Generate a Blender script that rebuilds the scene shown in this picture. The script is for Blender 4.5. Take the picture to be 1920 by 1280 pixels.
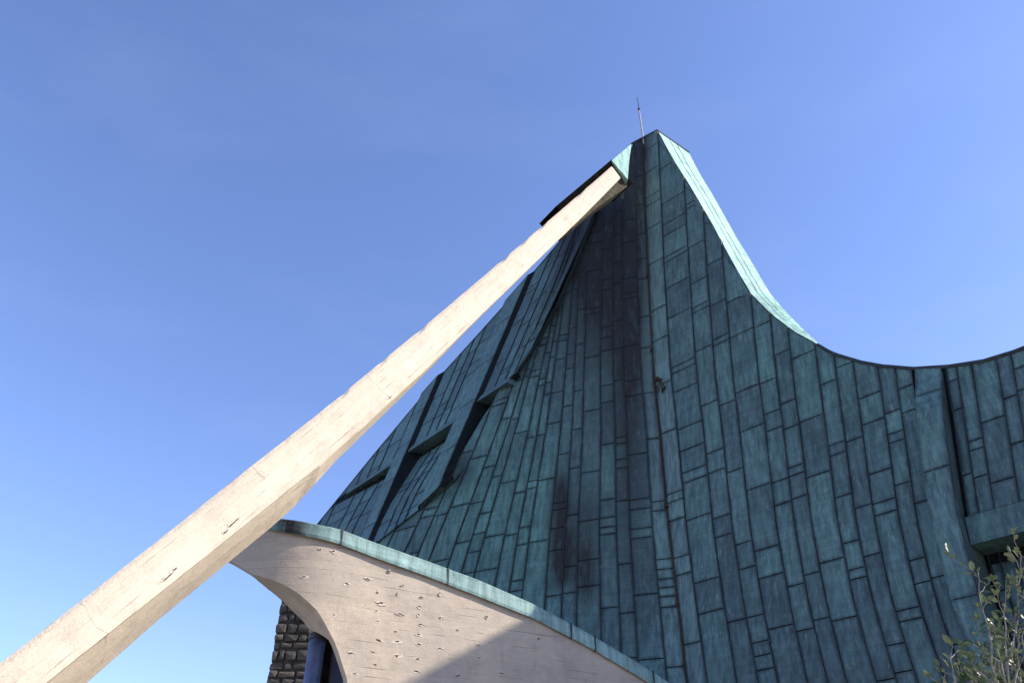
import bpy, math, random
import numpy as np
from mathutils import Vector, Matrix, Quaternion, noise

# ------------------------------------------------------------------ camera, sky, sun, exposure
SC = bpy.context.scene
for o in list(bpy.data.objects):
    bpy.data.objects.remove(o)
CAMZ = 1.6
PITCH = math.radians(36.0)
FPX = 1536.0                       # focal length in pixels of a 1920 wide picture
cam = bpy.data.cameras.new('camera')
cam.sensor_width = 36.0
cam.lens = FPX / 1920 * 36.0
cam.clip_end = 6000
camo = bpy.data.objects.new('camera', cam)
SC.collection.objects.link(camo)
camo.location = (0, 0, CAMZ)
camo.rotation_euler = (math.pi / 2 + PITCH, 0, 0)
SC.camera = camo

SUN = Vector((0.828, -0.099, 0.552)).normalized()      # direction towards the sun
world = bpy.data.worlds.new('World')
SC.world = world
world.use_nodes = True
wn = world.node_tree.nodes
sky = wn.new('ShaderNodeTexSky')
sky.sky_type = 'NISHITA'
sky.sun_disc = False
sky.sun_elevation = math.asin(SUN.z)
sky.sun_rotation = math.atan2(SUN.x, SUN.y)
sky.altitude = 100
sky.air_density = 1.0
sky.dust_density = 0.35
sky.ozone_density = 3.2
bg = wn['Background']
bg.inputs['Strength'].default_value = 0.15
wl = world.node_tree.links
hs = wn.new('ShaderNodeHueSaturation')                # clear, deep blue autumn sky
hs.inputs['Saturation'].default_value = 1.03
tint = wn.new('ShaderNodeMix')
tint.data_type = 'RGBA'
tint.blend_type = 'MULTIPLY'
tint.inputs[0].default_value = 1.0
tint.inputs[7].default_value = (1.06, 0.97, 1.12, 1)
wl.new(sky.outputs[0], hs.inputs['Color'])
wl.new(hs.outputs[0], tint.inputs[6])
# very thin, even veil of cirrus over the whole sky
tc = wn.new('ShaderNodeTexCoord')
mp = wn.new('ShaderNodeMapping')
mp.inputs['Scale'].default_value = (1.2, 2.6, 5.0)
mp.inputs['Rotation'].default_value = (0.3, 0.5, 0.4)
cn = wn.new('ShaderNodeTexNoise')
cn.inputs['Scale'].default_value = 1.6
cn.inputs['Detail'].default_value = 7
cn.inputs['Roughness'].default_value = 0.6
mr = wn.new('ShaderNodeMapRange')
mr.inputs[1].default_value = 0.48
mr.inputs[2].default_value = 0.8
mr.inputs[4].default_value = 0.035
veil = wn.new('ShaderNodeMix')
veil.data_type = 'RGBA'
veil.inputs[7].default_value = (5.0, 5.4, 6.2, 1)
wl.new(tc.outputs['Generated'], mp.inputs[0])
wl.new(mp.outputs[0], cn.inputs['Vector'])
wl.new(cn.outputs[0], mr.inputs[0])
wl.new(mr.outputs[0], veil.inputs[0])
wl.new(tint.outputs[2], veil.inputs[6])
wl.new(veil.outputs[2], bg.inputs[0])

sl = bpy.data.lights.new('sun', 'SUN')
sl.energy = 3.9
sl.angle = math.radians(0.5)
sl.color = (1.0, 0.925, 0.80)
slo = bpy.data.objects.new('sun', sl)
SC.collection.objects.link(slo)
slo.rotation_euler = SUN.to_track_quat('Z', 'Y').to_euler()
slo.location = (60, 0, 60)
SC.view_settings.view_transform = 'Standard'
SC.view_settings.look = 'None'
SC.view_settings.exposure = 0.82
SC.view_settings.gamma = 1.0

random.seed(7)
rng = random.Random(11)
COL = SC.collection

# ------------------------------------------------------------------ small helpers
CT, ST = math.cos(PITCH), math.sin(PITCH)


def ray(px, py):
    """direction of the sight line through a picture point (z relative to eye height)"""
    a = (px - 960) / FPX
    v = -(py - 640) / FPX
    return np.array([a, CT - ST * v, ST + CT * v])


def at_y(px, py, y):
    r = ray(px, py)
    return r * (y / r[1])


def proj(p):
    x, y, z = p
    f = CT * y + ST * z
    u = -ST * y + CT * z
    return 960 + FPX * x / f, 640 - FPX * u / f


def solve(px, py, F, k0=3.0, k1=80.0):
    r = ray(px, py)
    f0 = F(r * k0)
    for _ in range(36):
        km = 0.5 * (k0 + k1)
        fm = F(r * km)
        if (fm > 0) == (f0 > 0):
            k0 = km
        else:
            k1 = km
    return r * (0.5 * (k0 + k1))


def empty(name, loc, label=None, cat=None, group=None):
    o = bpy.data.objects.new(name, None)
    o.empty_display_size = 0.3
    o.location = loc
    COL.objects.link(o)
    if label:
        o['label'] = label
        o['category'] = cat
    if group:
        o['group'] = group
    return o


def root_of(o):
    off = Vector((0, 0, 0))
    while o is not None:
        off += o.location
        o = o.parent
    return off


def mesh_obj(name, verts, faces, mat, parent=None, smooth=False, uvs=None):
    """verts are world positions; the object sits at its parent's origin"""
    off = root_of(parent) if parent else Vector((0, 0, 0))
    me = bpy.data.meshes.new(name)
    me.from_pydata([(v[0] - off.x, v[1] - off.y, v[2] - off.z) for v in verts], [], faces)
    if uvs:
        for lname, vals in uvs.items():
            lay = me.uv_layers.new(name=lname)
            arr = np.array(vals, dtype=np.float32)
            idx = np.empty(len(me.loops), dtype=np.int32)
            me.loops.foreach_get('vertex_index', idx)
            lay.data.foreach_set('uv', arr[idx].ravel())
    if smooth:
        me.polygons.foreach_set('use_smooth', [True] * len(me.polygons))
    me.materials.append(mat)
    me.update()
    o = bpy.data.objects.new(name, me)
    COL.objects.link(o)
    if parent:
        o.parent = parent
    return o


def up(p):
    return (float(p[0]), float(p[1]), float(p[2]) + CAMZ)


def tube(path, radii, n=8, cap=True):
    V, Fc = [], []
    path = [Vector(p) for p in path]
    for i, p in enumerate(path):
        d = (path[min(i + 1, len(path) - 1)] - path[max(i - 1, 0)]).normalized()
        ref = Vector((0, 0, 1)) if abs(d.z) < 0.9 else Vector((1, 0, 0))
        a = d.cross(ref).normalized()
        b = d.cross(a)
        r = radii[i] if hasattr(radii, '__len__') else radii
        for k in range(n):
            t = 2 * math.pi * k / n
            V.append(tuple(p + a * math.cos(t) * r + b * math.sin(t) * r))
    for i in range(len(path) - 1):
        for k in range(n):
            k2 = (k + 1) % n
            Fc.append((i * n + k, i * n + k2, (i + 1) * n + k2, (i + 1) * n + k))
    if cap:
        Fc.append(tuple(range(n)))
        Fc.append(tuple((len(path) - 1) * n + k for k in range(n)))
    return V, Fc


# ------------------------------------------------------------------ materials
def new_mat(name, rough=0.7, spec=0.3):
    m = bpy.data.materials.new(name)
    m.use_nodes = True
    b = m.node_tree.nodes['Principled BSDF']
    b.inputs['Roughness'].default_value = rough
    b.inputs['Specular IOR Level'].default_value = spec
    return m, m.node_tree, b


class NT:
    def __init__(s, nt):
        s.nt = nt

    def n(s, t, **kw):
        o = s.nt.nodes.new(t)
        for k, v in kw.items():
            setattr(o, k, v)
        return o

    def l(s, a, b):
        s.nt.links.new(a, b)

    def math(s, op, a, b=None, c=None, clamp=False):
        o = s.n('ShaderNodeMath', operation=op, use_clamp=clamp)
        for i, x in enumerate((a, b, c)):
            if x is None:
                continue
            if isinstance(x, (int, float)):
                o.inputs[i].default_value = x
            else:
                s.l(x, o.inputs[i])
        return o.outputs[0]

    def mix(s, fac, a, b, mode='MIX'):
        o = s.n('ShaderNodeMix', data_type='RGBA', blend_type=mode)
        for i, x in ((0, fac), (6, a), (7, b)):
            if isinstance(x, (int, float)):
                o.inputs[i].default_value = x
            elif isinstance(x, tuple):
                o.inputs[i].default_value = (*x, 1)
            else:
                s.l(x, o.inputs[i])
        return o.outputs[2]

    def noise(s, vec, scale, detail=4, rough=0.55, dist=0.0):
        o = s.n('ShaderNodeTexNoise')
        o.inputs['Scale'].default_value = scale
        o.inputs['Detail'].default_value = detail
        o.inputs['Roughness'].default_value = rough
        o.inputs['Distortion'].default_value = dist
        if vec is not None:
            s.l(vec, o.inputs['Vector'])
        return o.outputs[0]

    def ramp(s, x, lo, hi, a=0.0, b=1.0):
        o = s.n('ShaderNodeMapRange', interpolation_type='SMOOTHSTEP')
        s.l(x, o.inputs[0])
        o.inputs[1].default_value = lo
        o.inputs[2].default_value = hi
        o.inputs[3].default_value = a
        o.inputs[4].default_value = b
        return o.outputs[0]

    def mapping(s, vec, scale, rot=(0, 0, 0)):
        o = s.n('ShaderNodeMapping')
        o.inputs['Scale'].default_value = scale
        o.inputs['Rotation'].default_value = rot
        s.l(vec, o.inputs[0])
        return o.outputs[0]

    def bump(s, h, strength, dist, b, prev=None):
        o = s.n('ShaderNodeBump')
        o.inputs['Strength'].default_value = strength
        o.inputs['Distance'].default_value = dist
        s.l(h, o.inputs['Height'])
        if prev is not None:
            s.l(prev, o.inputs['Normal'])
        s.l(o.outputs[0], b.inputs['Normal'])
        return o.outputs[0]


def patina_material(name, colA, colB, dirt=1.0, wear=(0.22, 0.33, 0.30)):
    m, nt, b = new_mat(name, 0.55, 0.35)
    N = NT(nt)
    geo = N.n('ShaderNodeNewGeometry').outputs['Position']
    uv = N.n('ShaderNodeUVMap', uv_map='UVMap')
    sz = N.n('ShaderNodeUVMap', uv_map='size')
    rs = N.n('ShaderNodeUVMap', uv_map='rs')
    gl = N.n('ShaderNodeUVMap', uv_map='gl')

    def sep(x):
        o = N.n('ShaderNodeSeparateXYZ')
        N.l(x.outputs[0], o.inputs[0])
        return o.outputs[0], o.outputs[1]
    u, v = sep(uv)
    w, h = sep(sz)
    rnd, stain_shade = sep(rs)
    green, light = sep(gl)
    du = N.math('MULTIPLY', N.math('MINIMUM', u, N.math('SUBTRACT', 1.0, u)), w)
    dv = N.math('MULTIPLY', N.math('MINIMUM', v, N.math('SUBTRACT', 1.0, v)), h)
    d = N.math('MINIMUM', du, dv)
    n_big = N.noise(geo, 0.9, 3)
    n_mid = N.noise(geo, 4.0, 5, 0.6)
    n_fine = N.noise(geo, 28.0, 4, 0.65)
    streak = N.noise(N.mapping(geo, (9, 9, 0.55)), 1.0, 4, 0.6)
    bands = N.noise(N.mapping(geo, (0.8, 0.8, 11)), 1.0, 4, 0.6, 0.4)
    # patina colour
    f = N.math('ADD', N.math('MULTIPLY', green, 0.85), N.math('MULTIPLY', N.math('SUBTRACT', n_mid, 0.5), 0.9), clamp=True)
    f = N.math('ADD', f, N.math('MULTIPLY', N.math('SUBTRACT', rnd, 0.5), 0.35), clamp=True)
    c = N.mix(f, colA, colB)
    val = N.math('ADD', 0.79, N.math('MULTIPLY', rnd, 0.24))
    val = N.math('MULTIPLY', val, N.ramp(streak, 0.28, 0.72, 0.66, 1.27))
    val = N.math('MULTIPLY', val, N.ramp(bands, 0.25, 0.75, 0.86, 1.13))
    val = N.math('MULTIPLY', val, N.ramp(n_fine, 0.2, 0.8, 0.85, 1.13))
    val = N.math('MULTIPLY', val, N.ramp(n_big, 0.3, 0.7, 0.85, 1.12))
    comb = N.n('ShaderNodeCombineColor')
    for i in range(3):
        N.l(val, comb.inputs[i])
    c = N.mix(1.0, c, comb.outputs[0], 'MULTIPLY')
    # paler powdery wear
    pw = N.math('MULTIPLY', N.ramp(N.noise(N.mapping(geo, (5, 5, 1.6)), 1.3, 6, 0.7), 0.56, 0.75), 0.55)
    pw = N.math('ADD', pw, N.math('MULTIPLY', light, N.ramp(streak, 0.3, 0.65, 0.25, 0.8)), clamp=True)
    c = N.mix(pw, c, wear)
    # dark grime along the seams
    wob = N.math('ADD', d, N.math('MULTIPLY', N.math('SUBTRACT', n_mid, 0.5), 0.10))
    ed = N.math('MULTIPLY', N.math('MULTIPLY', N.ramp(wob, 0.0, 0.085, 1.0, 0.0), N.ramp(N.noise(geo, 1.7, 4, 0.6), 0.3, 0.7, 0.35, 1.1)), 0.72 * dirt)
    c = N.mix(ed, c, (0.022, 0.03, 0.03))
    # runs of dirt and pale verdigris bleeding down from each cross seam
    run = N.math('MULTIPLY', N.ramp(v, 0.45, 1.0), N.ramp(N.noise(N.mapping(geo, (15, 15, 0.35)), 1.0, 3, 0.6), 0.50, 0.68))
    c = N.mix(N.math('MULTIPLY', run, 0.55 * dirt), c, (0.03, 0.04, 0.042))
    run2 = N.ramp(N.noise(N.mapping(geo, (11, 11, 0.22)), 1.7, 3, 0.6), 0.60, 0.74)
    c = N.mix(N.math('MULTIPLY', run2, 0.5), c, wear)
    # soot and rust runs, plus shade painted below the slab
    sm = N.math('MULTIPLY', stain_shade, N.ramp(streak, 0.22, 0.62, 0.55, 1.25), clamp=True)
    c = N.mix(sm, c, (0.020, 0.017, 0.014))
    pit = N.ramp(N.noise(geo, 16, 3, 0.5), 0.70, 0.76)
    c = N.mix(N.math('MULTIPLY', pit, 0.55), c, (0.03, 0.04, 0.045))
    N.l(c, b.inputs['Base Color'])
    r = N.ramp(n_mid, 0.2, 0.8, 0.45, 0.72)
    N.l(r, b.inputs['Roughness'])
    hgt = N.math('ADD', N.math('MULTIPLY', bands, 0.7), N.math('MULTIPLY', n_mid, 0.6))
    nb = N.bump(hgt, 0.5, 0.03, b)
    crk = N.noise(N.mapping(geo, (1.6, 1.6, 6.5)), 1.1, 3, 0.5, 1.2)
    crk = N.math('MULTIPLY', crk, N.ramp(n_big, 0.5, 0.65, 0.1, 1.0))
    nb = N.bump(crk, 0.5, 0.09, b, nb)
    N.bump(n_fine, 0.25, 0.006, b, nb)
    return m


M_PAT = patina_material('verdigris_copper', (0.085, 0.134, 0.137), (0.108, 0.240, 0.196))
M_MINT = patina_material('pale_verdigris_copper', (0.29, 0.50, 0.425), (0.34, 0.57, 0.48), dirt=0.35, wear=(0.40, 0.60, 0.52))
M_COPE = patina_material('coping_verdigris_copper', (0.20, 0.34, 0.33), (0.25, 0.43, 0.39), dirt=0.5, wear=(0.40, 0.52, 0.47))


def simple(name, col, rough=0.8, spec=0.2, nscale=6.0, amp=0.3, bump=0.3, dist=0.01, metallic=0.0):
    m, nt, b = new_mat(name, rough, spec)
    N = NT(nt)
    geo = N.n('ShaderNodeNewGeometry').outputs['Position']
    n = N.noise(geo, nscale, 5, 0.62)
    lo = tuple(x * (1 - amp) for x in col)
    hi = tuple(min(1, x * (1 + amp)) for x in col)
    N.l(N.mix(N.ramp(n, 0.25, 0.75), lo, hi), b.inputs['Base Color'])
    b.inputs['Metallic'].default_value = metallic
    N.bump(n, bump, dist, b)
    return m


M_SEAM = simple('blackened_copper_seam', (0.026, 0.036, 0.038), 0.6, 0.35, 9, 0.6)
M_DECK = simple('dark_roof_underlay', (0.012, 0.015, 0.016), 0.9, 0.1)
M_BLACK = simple('shade_black', (0.006, 0.005, 0.0045), 0.95, 0.0, 5, 0.5)  # black stands in for shade on the slab and in the gap
M_SOFF = simple('shade_olive_concrete', (0.06, 0.052, 0.035), 0.9, 0.1, 5, 0.5)  # dark olive, the soffit's shade put into the colour
M_RUST = simple('rusty_metal', (0.05, 0.034, 0.025), 0.85, 0.2, 14, 0.5)
M_STEEL = simple('weathered_galvanised_steel', (0.34, 0.33, 0.34), 0.5, 0.5, 20, 0.4, 0.2, 0.004, 0.3)
M_PIPE = simple('blue_grey_painted_metal', (0.17, 0.21, 0.36), 0.32, 0.6, 5, 0.22, 0.05, 0.004, 0.2)
M_GLASSY = simple('dark_blue_panel', (0.022, 0.028, 0.07), 0.35, 0.5, 2, 0.2, 0.03, 0.003)
M_COLLAR = simple('dark_iron_collar', (0.045, 0.045, 0.055), 0.6, 0.4, 12, 0.3)
M_GROUND = simple('pale_gravel', (0.30, 0.27, 0.22), 0.95, 0.1, 3, 0.35, 0.5, 0.03)
M_STONE_CORE = simple('dark_mortar', (0.075, 0.07, 0.066), 0.95, 0.1, 10, 0.4)
M_SPALL = simple('fresh_chipped_concrete', (0.62, 0.54, 0.44), 0.95, 0.1, 30, 0.35, 0.9, 0.02)
M_HOLE = simple('rusted_rebar', (0.05, 0.030, 0.020), 0.9, 0.1, 40, 0.6)


def concrete_material(name, col, grey, board=0.14, edge=False, run_at=None):
    """board-marked concrete; UVMap is in metres: u along the boards, v across them"""
    m, nt, b = new_mat(name, 0.88, 0.15)
    N = NT(nt)
    geo = N.n('ShaderNodeNewGeometry').outputs['Position']
    uv = N.n('ShaderNodeUVMap', uv_map='UVMap').outputs[0]
    s = N.n('ShaderNodeSeparateXYZ')
    N.l(uv, s.inputs[0])
    u, v = s.outputs[0], s.outputs[1]
    wv = N.math('ADD', v, N.math('MULTIPLY', N.math('SUBTRACT', N.noise(uv, 0.8, 2), 0.5), 0.05))
    q = N.math('DIVIDE', wv, board)
    bi = N.math('FLOOR', q)
    fr = N.math('FRACT', q)
    ln = N.math('MINIMUM', fr, N.math('SUBTRACT', 1.0, fr))
    brk = N.noise(N.mapping(uv, (1.1, 6.5, 1)), 1.0, 3, 0.6)
    groove = N.math('MULTIPLY', N.ramp(ln, 0.0, 0.06, 1.0, 0.0), N.ramp(brk, 0.50, 0.66))
    wn_ = N.n('ShaderNodeTexWhiteNoise', noise_dimensions='1D')
    N.l(bi, wn_.inputs[1])
    brnd = wn_.outputs[0]
    big = N.noise(geo, 0.55, 4, 0.6)
    mid = N.noise(geo, 3.0, 6, 0.65)
    fine = N.noise(geo, 38.0, 5, 0.7)
    spk = N.noise(geo, 60.0, 2, 0.5)
    grain = N.noise(N.mapping(uv, (2.0, 40, 1)), 1.0, 5, 0.65)
    c = N.mix(N.ramp(big, 0.35, 0.68), col, grey)
    c = N.mix(N.ramp(mid, 0.42, 0.78, 0.0, 0.55), c, tuple(x * 0.78 for x in grey))
    val = N.math('ADD', 0.93, N.math('MULTIPLY', brnd, 0.10))
    val = N.math('MULTIPLY', val, N.ramp(grain, 0.25, 0.75, 0.92, 1.06))
    val = N.math('MULTIPLY', val, N.ramp(fine, 0.25, 0.75, 0.88, 1.08))
    comb = N.n('ShaderNodeCombineColor')
    for i in range(3):
        N.l(val, comb.inputs[i])
    c = N.mix(1.0, c, comb.outputs[0], 'MULTIPLY')
    c = N.mix(N.math('MULTIPLY', groove, 0.6), c, (0.09, 0.075, 0.06))
    pit = N.math('MULTIPLY', N.ramp(spk, 0.66, 0.73), N.ramp(mid, 0.42, 0.62))
    c = N.mix(N.math('MULTIPLY', pit, 0.65), c, (0.10, 0.085, 0.07))
    if edge:
        wob = N.math('ADD', v, N.math('MULTIPLY', N.math('SUBTRACT', mid, 0.5), 0.35))
        top = N.math('MULTIPLY', N.ramp(wob, 0.0, 0.20, 1.0, 0.0), N.ramp(fine, 0.40, 0.66))
        c = N.mix(N.math('MULTIPLY', top, 0.6), c, (0.17, 0.145, 0.12))
        pj = N.math('FRACT', N.math('DIVIDE', N.math('ADD', u, N.math('MULTIPLY', N.noise(uv, 1.3, 3), 0.5)), 3.7))
        pj = N.math('MULTIPLY', N.ramp(N.math('ABSOLUTE', N.math('SUBTRACT', pj, 0.5)), 0.0, 0.006, 1.0, 0.0), N.ramp(mid, 0.35, 0.6))
        c = N.mix(N.math('MULTIPLY', pj, 0.5), c, (0.2, 0.17, 0.14))
        blot = N.math('MULTIPLY', N.ramp(N.noise(N.mapping(uv, (1.6, 5, 1)), 1.2, 6, 0.75), 0.57, 0.70), N.ramp(fine, 0.35, 0.6))
        c = N.mix(N.math('MULTIPLY', blot, 0.32), c, (0.26, 0.22, 0.18))
    if run_at:
        rx_ = N.math('ABSOLUTE', N.math('SUBTRACT', N.math('ADD', u, N.math('MULTIPLY', mid, 0.12)), run_at[0]))
        rz_ = N.math('SUBTRACT', v, run_at[1])
        rm = N.math('MULTIPLY', N.ramp(rx_, 0.02, 0.13, 1.0, 0.0), N.ramp(N.math('ABSOLUTE', rz_), 0.1, 0.5, 1.0, 0.0))
        c = N.mix(N.math('MULTIPLY', rm, 0.6), c, (0.16, 0.36, 0.33))
    drip = N.ramp(N.noise(N.mapping(geo, (3.2, 3.2, 0.3)), 1.3, 4, 0.6), 0.56, 0.75)
    c = N.mix(N.math('MULTIPLY', drip, 0.30), c, tuple(x * 0.6 for x in grey))
    N.l(c, b.inputs['Base Color'])
    h = N.math('SUBTRACT', N.math('MULTIPLY', brnd, 0.35), N.math('MULTIPLY', groove, 1.0))
    h = N.math('ADD', h, N.math('MULTIPLY', grain, 0.35))
    nb = N.bump(h, 0.55, 0.012, b)
    h2 = N.math('SUBTRACT', N.math('MULTIPLY', fine, 0.7), N.math('MULTIPLY', pit, 1.5))
    nb = N.bump(h2, 0.5, 0.012, b, nb)
    N.bump(mid, 0.35, 0.05, b, nb)
    return m


M_STRUT = concrete_material('pale_board_marked_concrete', (0.68, 0.575, 0.445), (0.62, 0.53, 0.415), 0.17, True)
M_WALL = concrete_material('warm_board_marked_concrete', (0.54, 0.445, 0.345), (0.45, 0.38, 0.31), 0.16, False, (-2.75, 3.75))


def stone_material():
    m, nt, b = new_mat('rubble_stone', 0.9, 0.15)
    N = NT(nt)
    geo = N.n('ShaderNodeNewGeometry').outputs['Position']
    oi = N.n('ShaderNodeObjectInfo').outputs['Random']
    n = N.noise(geo, 9, 6, 0.65)
    c = N.mix(oi, (0.10, 0.094, 0.09), (0.20, 0.175, 0.155))
    c = N.mix(N.ramp(n, 0.3, 0.75, 0, 0.6), c, (0.06, 0.056, 0.053))
    N.l(c, b.inputs['Base Color'])
    N.bump(n, 0.8, 0.03, b)
    return m


M_STONE = stone_material()

# ------------------------------------------------------------------ ground
V, Fc = [], []
for i, x in enumerate((-3000, -60, 60, 3000)):
    for j, y in enumerate((-3000, -60, 90, 3000)):
        V.append((x, y, 0.0))
for i in range(3):
    for j in range(3):
        Fc.append((i * 4 + j, (i + 1) * 4 + j, (i + 1) * 4 + j + 1, i * 4 + j + 1))
g = mesh_obj('ground', V, Fc, M_GROUND)
g['kind'] = 'structure'

# ------------------------------------------------------------------ the copper tent roof: surfaces
def poly(pts):
    a = np.array(pts, float)
    return a[:, 0], a[:, 1]


A_R = math.radians(44)
NR = np.array([-math.sin(A_R), -math.cos(A_R), 0.0])      # outward, towards the left and the front


def F_right(p):
    return p[0] * math.sin(A_R) + p[1] * math.cos(A_R) - (17.15 + 0.128 * p[2] - 1.0 * math.exp(-max(p[2], -2) / 5.0))


# valley line in the picture, x as a function of y
cy, cx = poly([(100, 1190), (262, 1206), (500, 1215), (700, 1226), (800, 1238), (1000, 1256), (1280, 1290), (1640, 1345)])
xc = lambda y: np.interp(y, cy, cx)
ry, rx = poly([(100, 1622), (250, 1640), (500, 1680), (700, 1711), (850, 1733), (975, 1751), (1130, 1790), (1280, 1846), (1640, 1990)])
xr = lambda y: np.interp(y, ry, rx)

CREASE = np.array([solve(float(xc(y)), y, F_right) for y in np.linspace(150, 1640, 60)])
CREASE = CREASE[np.argsort(CREASE[:, 2])]


def tab(T, z):
    if z <= T[0, 2]:
        a, b_ = T[0], T[1]
    elif z >= T[-1, 2]:
        a, b_ = T[-2], T[-1]
    else:
        i = int(np.searchsorted(T[:, 2], z)) - 1
        a, b_ = T[i], T[i + 1]
    t = (z - a[2]) / (b_[2] - a[2] + 1e-9)
    return a + (b_ - a) * t


A_L = math.radians(16)
NL = np.array([-math.sin(A_L), -math.cos(A_L), 0.0])


def F_left(p):
    c = tab(CREASE, p[2])
    d = p - c
    lat = -(d[0] * math.cos(A_L) - d[1] * math.sin(A_L))       # distance to the left of the valley
    return d[0] * math.sin(A_L) + d[1] * math.cos(A_L) - 0.018 * max(lat, 0) ** 2


ly, lx = poly([(200, 1163), (300, 1140), (400, 1108), (440, 1087), (560, 1040), (700, 981), (890, 915), (1065, 854), (1280, 778), (1640, 650)])
xl = lambda y: np.interp(y, ly, lx)
FY = [150, 300, 500, 700, 1000, 1280, 1640]


def left_line(q, y):
    """seam line that runs q picture units left of the valley at row 1000"""
    a = np.interp(y, FY, [0.44, 0.53, 0.66, 0.76, 1.0, 1.22, 1.5])
    b_ = np.interp(y, FY, [0.10, 0.22, 0.41, 0.65, 1.0, 1.33, 1.75])
    m_ = float(np.interp(q, [190, 378], [0, 1]))
    return xc(y) - q * (a * (1 - m_) + b_ * m_)

CUT_PX = [(1112, 405), (1098, 440), (1085, 475), (1045, 570), (1000, 650), (960, 710), (905, 790), (870, 850), (850, 895),
          (800, 945), (715, 1012), (640, 1075), (560, 1145)]


def dens(pts, step=14.0):
    out = []
    for (a, b_) in zip(pts[:-1], pts[1:]):
        n = max(1, int(math.hypot(b_[0] - a[0], b_[1] - a[1]) / step))
        for i in range(n):
            out.append((a[0] + (b_[0] - a[0]) * i / n, a[1] + (b_[1] - a[1]) * i / n))
    out.append(pts[-1])
    return out


def proud(py):
    return float(np.interp(py, [400, 700, 880, 960, 1150], [0.42, 0.42, 0.38, 0.10, 0.03]))


CUT3 = []
for (x, y) in dens(CUT_PX):
    p = solve(x, y, F_left)
    CUT3.append(p * (1 - proud(y) / np.linalg.norm(p)))
CUT3 = np.array(CUT3)
CUT3 = CUT3[np.argsort(CUT3[:, 2])]
A_W = math.radians(50)
NW = np.array([-math.sin(A_W), -math.cos(A_W), 0.0])


def F_wing(p):
    d = p - tab(CUT3, p[2])
    return d[0] * math.sin(A_W) + d[1] * math.cos(A_W)


class Surf:
    """sheet of seam lines: X(s, y) is the picture line, top/bot the picture boundaries, F the surface"""
    def __init__(self, X, top, bot, F, N):
        self.X, self.top, self.bot, self.F, self.N = X, top, bot, F, N
        self.cache = {}

    def line(self, s):
        k = round(s, 5)
        if k not in self.cache:
            ys = np.linspace(180, 1640, 400)
            xs = np.asarray(self.X(s, ys), float)
            t = ys - self.top(xs)
            i = np.argmax(t > 0)
            y0 = ys[i] if i == 0 else ys[i - 1] + (ys[i] - ys[i - 1]) * (-t[i - 1]) / (t[i] - t[i - 1])
            bt = ys - self.bot(xs)
            w = np.where((bt > 0) & (ys > y0 + 1))[0]
            y1 = ys[-1]
            if len(w):
                j = w[0]
                y1 = ys[j] if j == 0 or bt[j - 1] > 0 else ys[j - 1] + (ys[j] - ys[j - 1]) * (-bt[j - 1]) / (bt[j] - bt[j - 1])
            if y1 <= y0 + 1:
                y1 = y0 + 1
            P = np.array([solve(float(self.X(s, y)), y, self.F) for y in np.linspace(y0, y1, 34)])
            P = P[np.argsort(P[:, 2])]
            self.cache[k] = P
        return self.cache[k]

    def zr(self, s):
        L = self.line(s)
        return L[0, 2], L[-1, 2]

    def pt(self, s, z, d=0.0):
        L = self.line(s)
        p = np.array([np.interp(z, L[:, 2], L[:, 0]), np.interp(z, L[:, 2], L[:, 1]), z])
        return p + self.N * d


RIDGE_PX = [(1100, 290), (1183, 272), (1205, 260), (1230, 246), (1234, 248), (1262, 300), (1292, 347), (1324, 402), (1362, 466),
            (1376, 500), (1408, 552), (1446, 590), (1493, 625), (1534, 647), (1563, 664), (1617, 680), (1655, 687),
            (1714, 692), (1780, 688), (1845, 678), (1901, 661), (1930, 650), (2100, 592), (2400, 500), (3200, 330)]
rgx, rgy = poly(RIDGE_PX)
ridge_y = lambda x: np.interp(x, rgx, rgy)
far_down = lambda x: np.interp(x, [480, 560, 610, 650, 672], [1045, 1085, 1112, 1185, 1640])
S_R = Surf(lambda s, y: xc(y) + (xr(y) - xc(y)) * s, ridge_y, far_down, F_right, NR)

LT_PX = [(1207, 259), (1183, 272), (1172, 330), (1105, 395)] + [(x - 26, y) if y < 690 else (x - 4, y) for x, y in CUT_PX[1:]]
ltx, lty = poly(sorted(LT_PX))
left_top = lambda x: np.interp(x, ltx, lty)
S_L = Surf(lambda s, y: left_line(-s, y), left_top, far_down, F_left, NL)

SIL_PX = [(1112, 385), (1066, 435), (990, 525), (900, 625), (800, 735), (700, 855), (597, 982), (545, 1046)]
six, siy = poly(sorted(SIL_PX))
sil_y = lambda x: np.interp(x, six, siy)
cux, cuy = poly(sorted(CUT_PX))
cut_y = lambda x: np.minimum(np.interp(x, cux, cuy), np.interp(x, [480, 560, 640, 700], [1045, 1085, 1150, 1400]))
S_W = Surf(lambda s, y: s - 0.42 * (y - 800), sil_y, cut_y, F_wing, NW)

ROOT = empty('copper_roof', (4.5, 21.0, 0.0),
             'tall tent-shaped church roof clad in blue-green copper sheets, tapering to a peak', 'roof')


# ------------------------------------------------------------------ sheets
def gs(x, m, s):
    return math.exp(-((x - m) / s) ** 2)


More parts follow.
